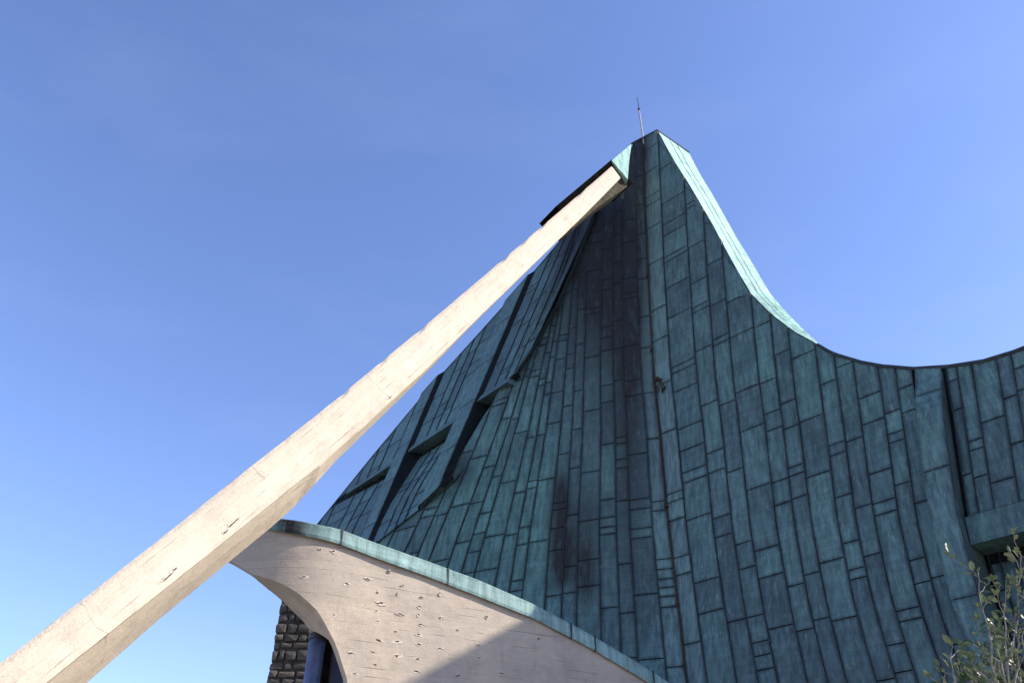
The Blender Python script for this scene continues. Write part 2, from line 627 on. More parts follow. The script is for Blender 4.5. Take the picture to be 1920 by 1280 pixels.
def grime_shade(p):
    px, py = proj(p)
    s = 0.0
    s += 1.6 * gs(px, 1118 + (py - 420) * 0.12, 48) * (1 if py < 430 else math.exp(-((py - 430) / 120.0)))  # black moss stain below the slab, with the slab's shade painted in
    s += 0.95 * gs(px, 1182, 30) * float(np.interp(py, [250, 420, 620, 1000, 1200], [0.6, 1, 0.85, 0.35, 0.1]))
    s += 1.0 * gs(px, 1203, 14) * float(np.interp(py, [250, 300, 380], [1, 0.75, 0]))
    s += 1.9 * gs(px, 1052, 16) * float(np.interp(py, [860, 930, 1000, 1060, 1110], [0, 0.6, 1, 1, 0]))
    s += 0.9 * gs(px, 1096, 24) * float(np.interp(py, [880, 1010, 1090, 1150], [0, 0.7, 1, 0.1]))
    s += 0.22 * gs(px, 1130, 90) * float(np.interp(py, [300, 1100, 1250], [1, 0.7, 0]))  # broad darker centre
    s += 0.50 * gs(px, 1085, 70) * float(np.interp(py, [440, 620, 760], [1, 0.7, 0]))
    s += 0.8 * gs(px, 868, 26) * gs(py, 885, 34)  # darker patch at the rib's lower end
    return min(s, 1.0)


def greenness(p):
    px, py = proj(p)
    g_ = 0.22 + 0.85 * gs(px, 930, 150) * gs(py, 960, 190) + 0.35 * gs(px, 1560, 190) * gs(py, 700, 110)
    return min(g_, 1.0)


ALL = []           # (picture area, verts, faces, uvs, parent key, material)


def sheet(S, s0, s1, z0, z1, key, delta=None, gap=0.013, light=0.0, thick=0.03, mat=None, r=None):
    r = rng.random() if r is None else r
    sm = 0.5 * (s0 + s1)
    zm = 0.5 * (z0 + z1)
    a, b_ = S.pt(s0, zm), S.pt(s1, zm)
    wid = float(np.linalg.norm(a - b_))
    if wid < 0.06:
        return
    gs_ = gap / wid * (s1 - s0)
    s0, s1 = s0 + gs_, s1 - gs_
    nu = 2
    nv = max(2, min(5, int((z1 - z0) / 0.55) + 1))
    P, uv, bad = [], [], 0
    bul = rng.uniform(-0.004, 0.012)
    tilt = rng.uniform(-0.008, 0.008)
    for i in range(nu + 1):
        s = s0 + (s1 - s0) * i / nu
        lo, hi = S.zr(s)
        a0, a1 = max(z0 + gap, lo), min(z1 - gap, hi)
        if a1 - a0 < 0.05:
            bad += 1
            a0 = min(max(a0, lo), hi)
            a1 = a0 + 0.001
        for j in range(nv + 1):
            z = a0 + (a1 - a0) * j / nv
            d = thick + (delta(s, z) if delta else 0.0)
            e = math.sin(math.pi * i / nu) * math.sin(math.pi * j / nv)
            d += bul * e + tilt * (i / nu - 0.5)
            P.append(S.pt(s, z, d))
            uv.append((i / nu, j / nv))
    if bad > nu:
        return
    pp = [proj(p) for p in P]
    c = [pp[0], pp[nv], pp[-1], pp[nu * (nv + 1)]]
    area = abs(sum(c[k][0] * c[(k + 1) % 4][1] - c[(k + 1) % 4][0] * c[k][1] for k in range(4))) / 2
    mx = sum(q[0] for q in c) / 4
    my = sum(q[1] for q in c) / 4
    if not (-20 < mx < 1940 and my < 1300):
        area *= 0.001
    # hidden by the near wall or the strut: rank lower
    elif 500 < mx < 1250 and my > 985 + (mx - 540) * 0.44:
        area *= 0.01
    idx = lambda i, j: i * (nv + 1) + j
    F_ = []
    for i in range(nu):
        for j in range(nv):
            F_.append((idx(i, j), idx(i + 1, j), idx(i + 1, j + 1), idx(i, j + 1)))
    loop = [idx(i, 0) for i in range(nu + 1)] + [idx(nu, j) for j in range(1, nv + 1)] + \
           [idx(i, nv) for i in range(nu - 1, -1, -1)] + [idx(0, j) for j in range(nv - 1, 0, -1)]
    n0 = len(P)
    for k in loop:
        P.append(P[k] - S.N * (thick + 0.012))
        uv.append(uv[k])
    for k in range(len(loop)):
        k2 = (k + 1) % len(loop)
        F_.append((loop[k], n0 + k, n0 + k2, loop[k2]))
    h = z1 - z0
    uvs = {'UVMap': uv, 'size': [(wid, h)] * len(P), 'rs': [(r, grime_shade(p)) for p in P],
           'gl': [(greenness(p), light) for p in P]}
    ALL.append((area, [up(p) for p in P], F_, uvs, key, mat or M_PAT))


def seams_for(lo, hi, start=None):
    """cross seam heights: long sheets, now and then a short one or a pair of close seams"""
    zs = [lo]
    z = lo + rng.uniform(0.3, 1.6)
    while z < hi - 0.25:
        zs.append(z)
        q = rng.random()
        if q < 0.13:
            z += rng.uniform(0.22, 0.34)
        elif q < 0.30:
            z += rng.uniform(0.5, 0.85)
        else:
            z += rng.uniform(1.05, 2.35)
    zs.append(hi)
    return zs


DECKS = {}
SEAMS = []


def seam_bar(S, s, key, delta=None, w=0.011, h=0.062, zlo=None, zhi=None):
    lo, hi = S.zr(s)
    lo = lo if zlo is None else max(lo, zlo)
    hi = hi if zhi is None else min(hi, zhi)
    if hi - lo < 0.15:
        return
    n = max(3, int((hi - lo) / 0.7))
    T = np.array([-S.N[1], S.N[0], 0])
    V, Fc = [], []
    for i in range(n + 1):
        z = lo + (hi - lo) * i / n
        p = S.pt(s, z, (delta(s, z) if delta else 0))
        wob = rng.uniform(-0.006, 0.006)
        for (a, b_) in ((-w, -0.01), (-w * 0.7, h), (w * 0.7, h), (w, -0.01)):
            V.append(up(p + T * (a + wob) + S.N * b_))
    for i in range(n):
        for k in range(3):
            Fc.append((i * 4 + k, i * 4 + k + 1, (i + 1) * 4 + k + 1, (i + 1) * 4 + k))
    Fc += [(0, 1, 2, 3), tuple(n * 4 + k for k in range(4))]
    SEAMS.append((V, Fc, key))


def deck(S, s_list, key, delta=None, dz=0.0):
    V, Fc = [], []
    n = 30
    for s in s_list:
        lo, hi = S.zr(s)
        for j in range(n + 1):
            z = lo + (hi - lo) * j / n
            V.append(up(S.pt(s, z, dz + (delta(s, z) if delta else 0))))
    for i in range(len(s_list) - 1):
        for j in range(n):
            Fc.append((i * (n + 1) + j, (i + 1) * (n + 1) + j, (i + 1) * (n + 1) + j + 1, i * (n + 1) + j + 1))
    if key in DECKS:
        V0, F0 = DECKS[key]
        k = len(V0)
        DECKS[key] = (V0 + V, F0 + [tuple(i + k for i in f) for f in Fc])
    else:
        DECKS[key] = (V, Fc)


def columns(S, bounds, key, delta=None, light=None, zmin=None):
    for i in range(len(bounds) - 1):
        a, b_ = bounds[i], bounds[i + 1]
        lo = min(S.zr(a)[0], S.zr(b_)[0])
        hi = max(S.zr(a)[1], S.zr(b_)[1])
        zs = seams_for(lo, hi)
        L = light[i] if light else 0.0
        for z0, z1 in zip(zs[:-1], zs[1:]):
            sheet(S, a, b_, z0, z1, key, delta, light=L)
    for s in bounds:
        seam_bar(S, s, key, delta)


# right of the valley
W3 = [50, 34, 34]
pxw = [34] + W3 * 4
tot = float(sum(pxw))
bR = [0.0]
for w in pxw:
    bR.append(bR[-1] + w * rng.uniform(0.93, 1.07) / tot)
bR = [b_ / bR[-1] for b_ in bR]
columns(S_R, bR, 'main', light=[0.55] + [0.0] * 12)
deck(S_R, list(np.linspace(0, 1.0, 27)), 'main')

# the broad rib and the bay beyond it
RIB0, RIB1 = 1.012, 1.118
rib_d = lambda s, z: 0.42 * min(1.0, max(0.06, (S_R.zr(s)[1] - z) / 1.6))
zz = [S_R.zr(RIB0)[0]] + [z for z in (5.2, 8.05, 10.1)] + [max(S_R.zr(RIB0)[1], S_R.zr(RIB1)[1])]
for z0, z1 in zip(zz[:-1], zz[1:]):
    sheet(S_R, RIB0, RIB1, z0, z1, 'rib', rib_d, gap=0.01, light=0.1, r=0.75)
HOOD = float(solve(1830, 967, F_right)[2])


def bay_d(s, z):
    if z > HOOD:
        return 0.0
    return -0.75 * max(0.0, 1 - (HOOD - z) / 7.0)


bX = [1.135, 1.175, 1.235, 1.335, 1.395, 1.50, 1.60, 1.70, 1.85, 2.0, 2.2, 2.4]
for i in range(len(bX) - 1):
    a, b_ = bX[i], bX[i + 1]
    lo = min(S_R.zr(a)[0], S_R.zr(b_)[0])
    hi = max(S_R.zr(a)[1], S_R.zr(b_)[1])
    for zs, dl in ((seams_for(HOOD + 0.02, hi), None), (seams_for(lo, HOOD - 0.85), bay_d)):
        for z0, z1 in zip(zs[:-1], zs[1:]):
            sheet(S_R, a, b_, z0, z1, 'bay', dl)
for s in bX:
    seam_bar(S_R, s, 'bay', None, zlo=HOOD + 0.02)
    seam_bar(S_R, s, 'bay', bay_d, zhi=HOOD - 0.3)
deck(S_R, list(np.linspace(1.0, 2.4, 24)), 'bay', lambda s, z: bay_d(s, z) if s > RIB1 else 0.0)

# left of the valley
bL = [0.0]
k = 0
for w in [30] + [42, 26, 30] + [41, 24, 27] + [38, 23, 25] * 6:
    bL.append(bL[-1] - w * rng.uniform(0.93, 1.07))
    if bL[-1] < -590:
        break
columns(S_L, bL[::-1], 'main', light=([0.0] * (len(bL) - 2) + [0.45]))
deck(S_L, list(np.linspace(bL[-1], 0.0, 50)), 'main')

# the left wing: two ribs and three hooded bays
RA0, RA1, RB0, RB1 = 855.0, 878.0, 771.0, 788.0
zA = float(solve(950, 713, F_wing)[2])
zB = float(solve(832, 800, F_wing)[2])
zC = float(solve(738, 866, F_wing)[2])


def wing_d(s, z):
    if RA0 <= s <= RA1 or RB0 <= s <= RB1:
        return 0.15
    if s > RA1:
        h, dep, ln = zA, 0.95, 4.2
    elif s > RB1:
        h, dep, ln = zB, 0.50, 3.0
    else:
        h, dep, ln = zC, 0.38, 2.6
        dep *= float(np.interp(s, [690, 760], [0.0, 1.0]))
    if z > h:
        return 0.0
    return -dep * max(0.0, 1 - (h - z) / ln)


def wing_cols(a, b_, widths, hz):
    B = [a]
    k = 0
    while B[-1] < b_ - 8:
        B.append(B[-1] + widths[k % len(widths)] * rng.uniform(0.9, 1.1))
        k += 1
    sc = (b_ - a) / (B[-1] - a)
    B = [a + (x - a) * sc for x in B]
    for i in range(len(B) - 1):
        s0, s1 = B[i], B[i + 1]
        lo = min(S_W.zr(s0)[0], S_W.zr(s1)[0])
        hi = max(S_W.zr(s0)[1], S_W.zr(s1)[1])
        parts = []
        if hi > hz + 0.3:
            parts.append(seams_for(hz + 0.02, hi))
        if lo < hz - 0.9:
            parts.append(seams_for(lo, min(hi, hz - 0.45)))
        for zs in parts:
            for z0, z1 in zip(zs[:-1], zs[1:]):
                sheet(S_W, s0, s1, z0, z1, 'wing', wing_d, gap=0.014)
    for s in B:
        s_ = min(max(s, a + 0.3), b_ - 0.3)
        seam_bar(S_W, s_, 'wing', wing_d, zlo=hz + 0.03)
        seam_bar(S_W, s_, 'wing', wing_d, zhi=hz - 0.25)
    deck(S_W, list(np.linspace(a, b_, 14)), 'wing', wing_d)


wing_cols(640.0, RB0, [24, 14, 14], zC)
wing_cols(RB1, RA0, [23, 14, 14], zB)
wing_cols(RA1, 947.0, [23, 14, 14], zA)
for (a, b_) in ((RA0, RA1), (RB0, RB1)):
    lo = min(S_W.zr(a)[0], S_W.zr(b_)[0])
    hi = max(S_W.zr(a)[1], S_W.zr(b_)[1])
    n = 5
    for i in range(n):
        sheet(S_W, a, b_, lo + (hi - lo) * i / n, lo + (hi - lo) * (i + 1) / n, 'wing', wing_d, gap=0.008, light=0.12, r=0.6)

# write the sheets: the 270 that show largest are parts of their own, the rest is one part per face
ALL.sort(key=lambda t: -t[0])
KEYS = {'main': 'roof_face', 'bay': 'roof_face', 'rib': 'roof_rib', 'wing': 'roof_face'}
DECKOBJ = {}
for key in ('main', 'bay', 'wing'):
    V, Fc = DECKS[key]
    DECKOBJ[key] = mesh_obj('roof_face', V, Fc, M_DECK, ROOT)
DECKOBJ['main']['label'] = 'front faces of the roof meeting in a stained valley'
DECKOBJ['wing']['label'] = 'receding left face with ribs and hooded dark slots'
DECKOBJ['bay']['label'] = 'right-hand bay beyond the broad rib'


def rib_body(S, s0, s1, dout, name, din=-0.05, zlo=None, dins=None):
    """closed box rib under its cover sheet, sides running back to the face"""
    V, Fc = [], []
    n = 26
    lo = max(S.zr(s0)[0], S.zr(s1)[0])
    for j in range(n + 1):
        for (s, d) in ((s0, None), (s0, dout), (s1, dout), (s1, None)):
            l0, h0 = S.zr(s)
            z = l0 + (h0 - l0) * j / n
            dd = (dout(s, z) if callable(dout) else dout) if d is not None else (dins(s, z) if dins else din)
            V.append(up(S.pt(s, z, dd)))
    for j in range(n):
        for k in range(3):
            Fc.append((j * 4 + k, j * 4 + k + 1, (j + 1) * 4 + k + 1, (j + 1) * 4 + k))
    Fc += [(0, 1, 2, 3), tuple(n * 4 + k for k in range(4))]
    m = len(V)
    uvs = {'UVMap': [(0.5, 0.5)] * m, 'size': [(2, 2)] * m, 'rs': [(0.2, 0.25)] * m, 'gl': [(0.2, 0)] * m}
    return mesh_obj(name, V, Fc, M_PAT, ROOT, uvs=uvs)


DECKOBJ['rib'] = rib_body(S_R, RIB0, RIB1, lambda s, z: rib_d(s, z) - 0.05, 'roof_rib', -0.8)
DECKOBJ['rib']['label'] = 'broad smooth copper rib on the right'
rib_body(S_W, RA0, RA1, 0.10, 'roof_rib', -1.3)
rib_body(S_W, RB0, RB1, 0.10, 'roof_rib', -0.8)
REST = {}
for i, (area, V, Fc, uvs, key, mat) in enumerate(ALL):
    if i < 265:
        mesh_obj('copper_sheet', V, Fc, mat, DECKOBJ[key], uvs=uvs)
    else:
        R = REST.setdefault(key, ([], [], {k: [] for k in uvs}, mat))
        k0 = len(R[0])
        R[0].extend(V)
        R[1].extend(tuple(q + k0 for q in f) for f in Fc)
        for k in uvs:
            R[2][k].extend(uvs[k])
for key, (V, Fc, uvs, mat) in REST.items():
    o = mesh_obj('copper_sheets', V, Fc, mat, DECKOBJ[key], uvs=uvs)
    o['kind'] = 'stuff'
for (V, Fc, key) in SEAMS:
    mesh_obj('standing_seam', V, Fc, M_SEAM, DECKOBJ[key])


def flat_uvs(n, r=0.5, stain_shade=0.0, green=0.3, light=0.0, size=(3, 3)):
    return {'UVMap': [(0.5, 0.5)] * n, 'size': [size] * n, 'rs': [(r, stain_shade)] * n, 'gl': [(green, light)] * n}


# hoods: projecting fascia above each dark slot
def hood(S, s0, s1, z, h, out, dins, name='hood', n=8):
    V, Fc = [], []
    ok = [q for q in np.linspace(s0, s1, 60) if S.zr(q)[0] + h < z < S.zr(q)[1]]
    s0, s1 = ok[0], ok[-1]
    for i in range(n + 1):
        s = s0 + (s1 - s0) * i / n
        lo, hi = S.zr(s)
        zz_ = min(max(z, lo + 0.02), hi - 0.02)
        zt = min(zz_ + h * 0.0, hi)
        zb = max(zz_ - h, lo)
        V += [up(S.pt(s, zt, -0.05)), up(S.pt(s, zt, out)), up(S.pt(s, zb, out + 0.02)), up(S.pt(s, zb, dins - 0.25))]
    for i in range(n):
        for k in range(3):
            Fc.append((i * 4 + k, i * 4 + k + 1, (i + 1) * 4 + k + 1, (i + 1) * 4 + k))
    Fc += [(0, 1, 2, 3), tuple(n * 4 + k for k in range(4))]
    return mesh_obj(name, V, Fc, M_PAT, ROOT, uvs=flat_uvs(len(V), 0.6, 0.05, 0.25))


hood(S_R, RIB1 + 0.004, 2.4, HOOD, 0.62, 0.10, -0.75, n=20)
hood(S_W, RA1, 938, zA, 0.27, 0.07, -0.60)
hood(S_W, RB1, RA0, zB, 0.27, 0.07, -0.50)
hood(S_W, 705, RB0, zC, 0.22, 0.06, -0.38)

# the stepped edge where the left wing stands proud of the front face
V, Fc = [], []
E = dens(CUT_PX[:-1], 20)
for (x, y) in E:
    p = solve(x, y, F_left)
    q = p * (1 - proud(y) / np.linalg.norm(p))
    V += [up(q + NW * 0.045), up(p + np.array([0.25, 0.25, 0.0]))]
for i in range(len(E) - 1):
    if not 700 < E[i][1] < 885:
        Fc.append((i * 2, i * 2 + 1, i * 2 + 3, i * 2 + 2))
mesh_obj('wing_edge', V, Fc, M_SEAM, ROOT)

# sunlit outer strip running down from the peak
OUT_PX = [(1237, 246), (1292, 288), (1315, 332), (1335, 364), (1379, 443), (1414, 500), (1443, 550), (1478, 590), (1510, 622), (1538, 648)]
INN_PX = [(1234, 248), (1262, 300), (1276, 322), (1292, 347), (1338, 426), (1372, 490), (1408, 552), (1446, 590), (1488, 622), (1534, 647)]


def resample(pts, n):
    a = np.array(pts, float)
    d = np.concatenate([[0], np.cumsum(np.hypot(*np.diff(a, axis=0).T))])
    t = np.linspace(0, d[-1], n)
    return np.stack([np.interp(t, d, a[:, 0]), np.interp(t, d, a[:, 1])], 1)


NS = 33
inn = resample(INN_PX, NS)
out = resample([(1292, 288)] + OUT_PX[2:], NS)
SI = np.array([solve(x, y, F_right) for x, y in inn]) + NR * 0.03
SO = []
for i in range(NS):
    t = i / (NS - 1)
    yy = SI[i, 1] + 1.0 * (1 - t) ** 0.7 + 0.06
    SO.append(at_y(out[i, 0], out[i, 1], yy))
SO = np.array(SO)
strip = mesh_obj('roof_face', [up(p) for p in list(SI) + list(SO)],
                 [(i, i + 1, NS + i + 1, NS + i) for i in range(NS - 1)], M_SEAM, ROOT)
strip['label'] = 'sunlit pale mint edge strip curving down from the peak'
cols = [0.0, 0.36, 0.60, 1.0]
for c in range(3):
    i = 0
    while i < NS - 1:
        j = min(NS - 1, i + rng.choice((3, 4, 5)))
        P, uv = [], []
        g_ = 0.012
        for k in range(i, j + 1):
            e = SO[k] - SI[k]
            nrm = np.cross(SI[min(k + 1, NS - 1)] - SI[max(k - 1, 0)], e)
            nrm = nrm / (np.linalg.norm(nrm) + 1e-9)
            if nrm @ (-SI[k]) < 0:
                nrm = -nrm
            for q in (cols[c] + g_, cols[c + 1] - g_):
                P.append(SI[k] + e * q + nrm * 0.02)
                uv.append(((q - cols[c]) / (cols[c + 1] - cols[c]), (k - i) / (j - i)))
        Fc = [(2 * k, 2 * k + 1, 2 * k + 3, 2 * k + 2) for k in range(j - i)]
        n = len(P)
        r = rng.random()
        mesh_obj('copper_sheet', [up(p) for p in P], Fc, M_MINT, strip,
                 uvs={'UVMap': uv, 'size': [(0.5, 2.0)] * n, 'rs': [(r, 0)] * n, 'gl': [(0.5, 0.2)] * n})
        i = j
# the far slope behind the strip and ridge, closing the roof
BK = []
ridge_pts = [solve(x, y, F_right) for x, y in dens(RIDGE_PX[2:], 40)]
V, Fc = [], []
for i, p in enumerate(ridge_pts):
    near = min(range(NS), key=lambda k: np.linalg.norm(SI[k] - p))
    top = SO[near] if np.linalg.norm(SI[near] - p) < 0.9 else p - NR * 0.02 + np.array([0.0, 0.0, -0.03])
    V += [up(top), up(top + np.array([5.5, 6.0, -top[2] * 0.35])), (top[0] + 9, top[1] + 10, 0.0)]
for i in range(len(ridge_pts) - 1):
    for k in range(2):
        Fc.append((i * 3 + k, i * 3 + k + 1, i * 3 + k + 4, i * 3 + k + 3))
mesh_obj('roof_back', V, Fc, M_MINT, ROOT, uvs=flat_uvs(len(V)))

# dark trim along the ridge and the slanting left edge, and the cap of the peak
def trim(name, pts, r, mat=M_SEAM, n=6):
    V, Fc = tube([up(p) for p in pts], r, n)
    return mesh_obj(name, V, Fc, mat, ROOT)


trim('ridge_trim', [solve(x, y, F_right) + NR * 0.03 for x, y in dens([q for q in RIDGE_PX if 1530 < q[0] < 2500], 25)], 0.05)
trim('edge_trim', [solve(x, y, F_wing) + NW * 0.03 for x, y in dens(SIL_PX[1:], 25)], 0.03)
pk = [solve(1183, 272, F_left), solve(1205, 260, F_right), solve(1231, 246, F_right), SO[0]]
trim('peak_trim', [p + np.array([0, -0.03, 0.02]) for p in pk], 0.045)

# unseen sail added on the right, shaped so its shadow crosses the low wall
SV = np.array(SUN)
WN0 = np.array([math.sin(math.radians(27)), -math.cos(math.radians(27)), 0])
wall0 = lambda p: (p - np.array([3.5, 19.5, 0])) @ WN0
pa, pb, pc_ = (solve(x, y, wall0) for x, y in ((1015, 1141), (760, 1280), (690, 1318)))
ea, eb, ec = pa + SV * 21, pb + SV * 26.5, pc_ + SV * 28
V = [up(ea), up(eb), up(ec), (ec[0] + 2.5, ec[1] - 1.2, 0), (ea[0], ea[1], 0)]
V += [(v[0] + 0.9, v[1] + 2.2, v[2] - (0.6 if v[2] > 1 else 0)) for v in V]
Fc = [(0, 1, 2, 3, 4), (9, 8, 7, 6, 5)] + [(k, 5 + k, 5 + (k + 1) % 5, (k + 1) % 5) for k in range(5)]
mesh_obj('shadow_sail', V, Fc, M_PAT, ROOT, uvs=flat_uvs(10))

# plinth that carries the cladding down to the ground
V, Fc = [], []
base = [S_L.pt(s, S_L.zr(s)[0]) for s in np.linspace(-390, 0, 12)] + \
       [S_R.pt(s, S_R.zr(s)[0]) for s in np.linspace(0.02, 2.4, 24)]
for p in base:
    q = p + np.array([0.05, 0.15, 0.02])
    V += [up(q), (q[0], q[1], -0.05)]
for i in range(len(base) - 1):
    Fc.append((2 * i, 2 * i + 1, 2 * i + 3, 2 * i + 2))
mesh_obj('plinth', V, Fc, M_STONE_CORE, ROOT)

# pale facet beside the peak and slab painted black for shade over the strut head
TOPY = 21.3
V = [up(at_y(1147, 301, TOPY)), up(at_y(1184, 270, TOPY + 0.6)), up(at_y(1180, 300, TOPY + 0.4)), up(at_y(1177, 336, TOPY + 0.1))]
b0 = len(V)
V += [(v[0] - 0.1, v[1] + 0.9, v[2] - 0.15) for v in V]
Fc = [(0, 3, 2, 1), (4, 5, 6, 7), (0, 1, 5, 4), (1, 2, 6, 5), (2, 3, 7, 6), (3, 0, 4, 7)]
mesh_obj('peak_facet', V, Fc, M_MINT, ROOT, uvs=flat_uvs(8, 0.6, 0, 0.4, 0.6)).data.update()

# ------------------------------------------------------------------ the long concrete strut
E1 = [(1147, 311), (1044, 400), (800, 607), (597, 774), (470, 873), (300, 1008), (150, 1125), (0, 1241), (-140, 1352), (-420, 1580)]
E2 = [(1164, 334), (1099, 400), (896, 597), (800, 692), (602, 870), (325, 1092), (190, 1198), (87, 1280), (-60, 1398), (-360, 1640)]
TT = np.array(at_y(1160, 336, 21.3))
BB = np.array(at_y(87, 1280, 11.9))
AX = (BB - TT) / np.linalg.norm(BB - TT)
nf = np.array([0.54, -0.84, 0.0])
nf = nf - AX * (nf @ AX)
nf /= np.linalg.norm(nf)
nu_ = np.cross(nf, AX)
if nu_ @ np.array([0, 0, 1]) > 0:
    nu_ = -nu_
plane_f = lambda p: (p - TT) @ nf
NB = 130
e1 = resample(E1, NB)
e2 = resample(E2, NB)
root_s = empty('concrete_strut', (-9.0, 10.2, 0.0), 'long slanting pale concrete strut rising from the ground to the roof peak', 'strut')
rows = []
for i in range(NB):
    a = solve(e1[i, 0], e1[i, 1], plane_f, 3, 60)
    b_ = solve(e2[i, 0], e2[i, 1], plane_f, 3, 60)
    rows.append((a, b_))
# straight prism depth behind the face; lower half has a thicker stepped underside
V, Fc, uvl = [], [], []
NA = 9
acc = 0.0
sec_n = None
for i, (a, b_) in enumerate(rows):
    if i:
        acc += float(np.linalg.norm(b_ - rows[i - 1][1]))
    px = e2[i, 0]
    dep = float(np.interp(px, [-400, 90, 330, 520, 575, 600, 700, 900, 1164], [1.35, 1.25, 1.15, 1.0, 0.92, 0.55, 0.45, 0.5, 0.7]))
    want = float(np.interp(px, [-400, 87, 325, 525, 570, 600, 640, 800, 900, 1164], [78, 48, 32, 30, 28, 20, 14, 6, 3, 3]))
    q0, q1 = np.array(proj(a)), np.array(proj(b_))
    dn = (q1 - q0) / np.linalg.norm(q1 - q0)
    h0, h1 = -1.2, 1.2
    for _ in range(24):
        hm = 0.5 * (h0 + h1)
        if (np.array(proj(b_ - nf * dep + nu_ * hm)) - q1) @ dn < want:
            h0 = hm
        else:
            h1 = hm
    back = -nf * dep + nu_ * h0
    wid = float(np.linalg.norm(a - b_))
    ring = []
    chip = 0.02
    for k in range(NA + 1):                                   # lit front face
        t = k / NA
        t2 = min(max(t, 0.018), 0.982)
        p = a + (b_ - a) * t
        nz = noise.noise(Vector((p[0] * 2.2, p[1] * 2.2, p[2] * 2.2)))
        p = p + nf * (0.012 * nz)
        if k in (0, NA):
            c_ = 0.012 + 0.02 * abs(noise.noise(Vector((acc * 3.1, k, 0.3)))) + (0.03 if noise.noise(Vector((acc * 1.3, k + 5, 2.0))) > 0.42 else 0)
            p = p - nf * c_ + (b_ - a) / wid * (c_ * (0.6 if k == 0 else -0.6))
        ring.append((p, (acc, wid * t)))
    for k in range(1, 5):                                     # underside
        t = k / 4
        p = b_ + back * (t if k > 1 else 0.10) + (nu_ * (-0.035) if k == 1 and px < 590 else 0)
        ring.append((p, (acc, wid + dep * t + 0.07)))
    ring.append((a + back, (acc, 2 * wid + dep)))
    ring.append((a + back * 0.5, (acc, 2 * wid + dep * 1.5)))
    for p, uv_ in ring:
        q = up(p)
        V.append(q)
        uvl.append(uv_)
    R_ = len(ring)
for i in range(NB - 1):
    for k in range(R_):
        k2 = (k + 1) % R_
        Fc.append((i * R_ + k, i * R_ + k2, (i + 1) * R_ + k2, (i + 1) * R_ + k))
Fc.append(tuple(range(R_)))
Fc.append(tuple((NB - 1) * R_ + k for k in range(R_)))
mesh_obj('beam', V, Fc, M_STRUT, root_s, uvs={'UVMap': uvl})
print('strut foot', rows[-1][1], 'top', rows[0][1], 'widths', [round(float(np.linalg.norm(a - b_)), 2) for a, b_ in rows[::26]])

# foot block in the ground
fp = rows[-1][1]
c0 = (rows[-1][0] + rows[-1][1]) / 2 - nf * 0.6
V, Fc = [], []
cx_, cy_ = c0[0], c0[1]
zt = max(0.35, c0[2] + CAMZ + 0.5)
for (sx, sy, z) in ((1.25, 1.05, -0.1), (1.25, 1.05, zt - 0.08), (1.17, 0.97, zt)):
    for (a, b_) in ((-1, -1), (1, -1), (1, 1), (-1, 1)):
        V.append((cx_ + a * sx, cy_ + b_ * sy, z))
for l in range(2):
    for k in range(4):
        Fc.append((l * 4 + k, l * 4 + (k + 1) % 4, (l + 1) * 4 + (k + 1) % 4, (l + 1) * 4 + k))
Fc.append((8, 9, 10, 11))
mesh_obj('footing', V, Fc, M_STRUT, root_s, uvs={'UVMap': [(v[0], v[2]) for v in V]})

# broken edges along the strut where steel shows
def chip_patch(name, centre, n, along, across, la, lb, mat, parent, lift, seed):
    r = random.Random(seed)
    V = [up(centre + n * (lift + 0.004))]
    m = 11
    for k in range(m):
        t = 2 * math.pi * k / m
        q = r.uniform(0.4, 1.2)
        V.append(up(centre + along * math.cos(t) * la * q + across * math.sin(t) * lb * q + n * lift))
    for k in range(m):
        t = 2 * math.pi * k / m
        q = 1.12
        V.append(up(centre + (np.array(V[1 + k]) - np.array(up(centre))) * q - n * (lift + 0.02)))
    Fc = [(0, 1 + k, 1 + (k + 1) % m) for k in range(m)]
    Fc += [(1 + k, 1 + m + k, 1 + m + (k + 1) % m, 1 + (k + 1) % m) for k in range(m)]
    return mesh_obj(name, V, Fc, mat, parent)


for (x, y, la) in ((440, 983, 0.20), (318, 1083, 0.17), (733, 748, 0.10), (425, 1000, 0.09), (330, 1070, 0.06)):
    c = solve(x - 3, y - 4, plane_f, 3, 60)
    chip_patch('spall', c, nf, AX, nu_, la * 1.25, 0.045, M_SPALL, root_s, 0.006, int(x))
    chip_patch('rebar', c + nu_ * 0.012, nf, AX, nu_, la * 0.8, 0.011, M_HOLE, root_s, 0.012, int(x) + 1)

# slab that caps the strut head, its shade painted as black
slab = empty('roof_slab', tuple(up(TT)), 'slab, its shade painted black, capping the upper end of the concrete strut below the peak', 'slab')
off = -nf * 0.10
plane_s = lambda p: (p - TT - off) @ nf
Q = [solve(x, y, plane_s, 3, 60) for x, y in ((1042, 387), (1147, 299), (1186, 343), (1178, 350), (1168, 338), (1147, 316), (1052, 398))]
bk = -nf * 0.9
V = [up(q) for q in Q] + [up(q + bk) for q in Q]
n = len(Q)
Fc = [tuple(range(n)), tuple(range(2 * n - 1, n - 1, -1))] + [(k, n + k, n + (k + 1) % n, (k + 1) % n) for k in range(n)]
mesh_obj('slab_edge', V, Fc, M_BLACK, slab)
Q = [solve(x, y, plane_s, 3, 60) + bk * 0.02 for x, y in ((1147, 316), (1168, 338), (1180, 347), (1125, 385), (1074, 427), (1052, 398))]
V = [up(q) for q in Q] + [up(q + bk * 0.8) for q in Q]
n = len(Q)
Fc = [tuple(range(n)), tuple(range(2 * n - 1, n - 1, -1))] + [(k, n + k, n + (k + 1) % n, (k + 1) % n) for k in range(n)]
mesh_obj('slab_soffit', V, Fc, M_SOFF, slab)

# ------------------------------------------------------------------ the low curved concrete wall with copper coping
WR = np.array([3.5, 19.5, 0])
WB = math.radians(27)
We = np.array([math.cos(WB), math.sin(WB), 0])
Wn = np.array([math.sin(WB), -math.cos(WB), 0])


def bend(u):
    return 0.31 * max(0.0, -(u + 7.9)) ** 2


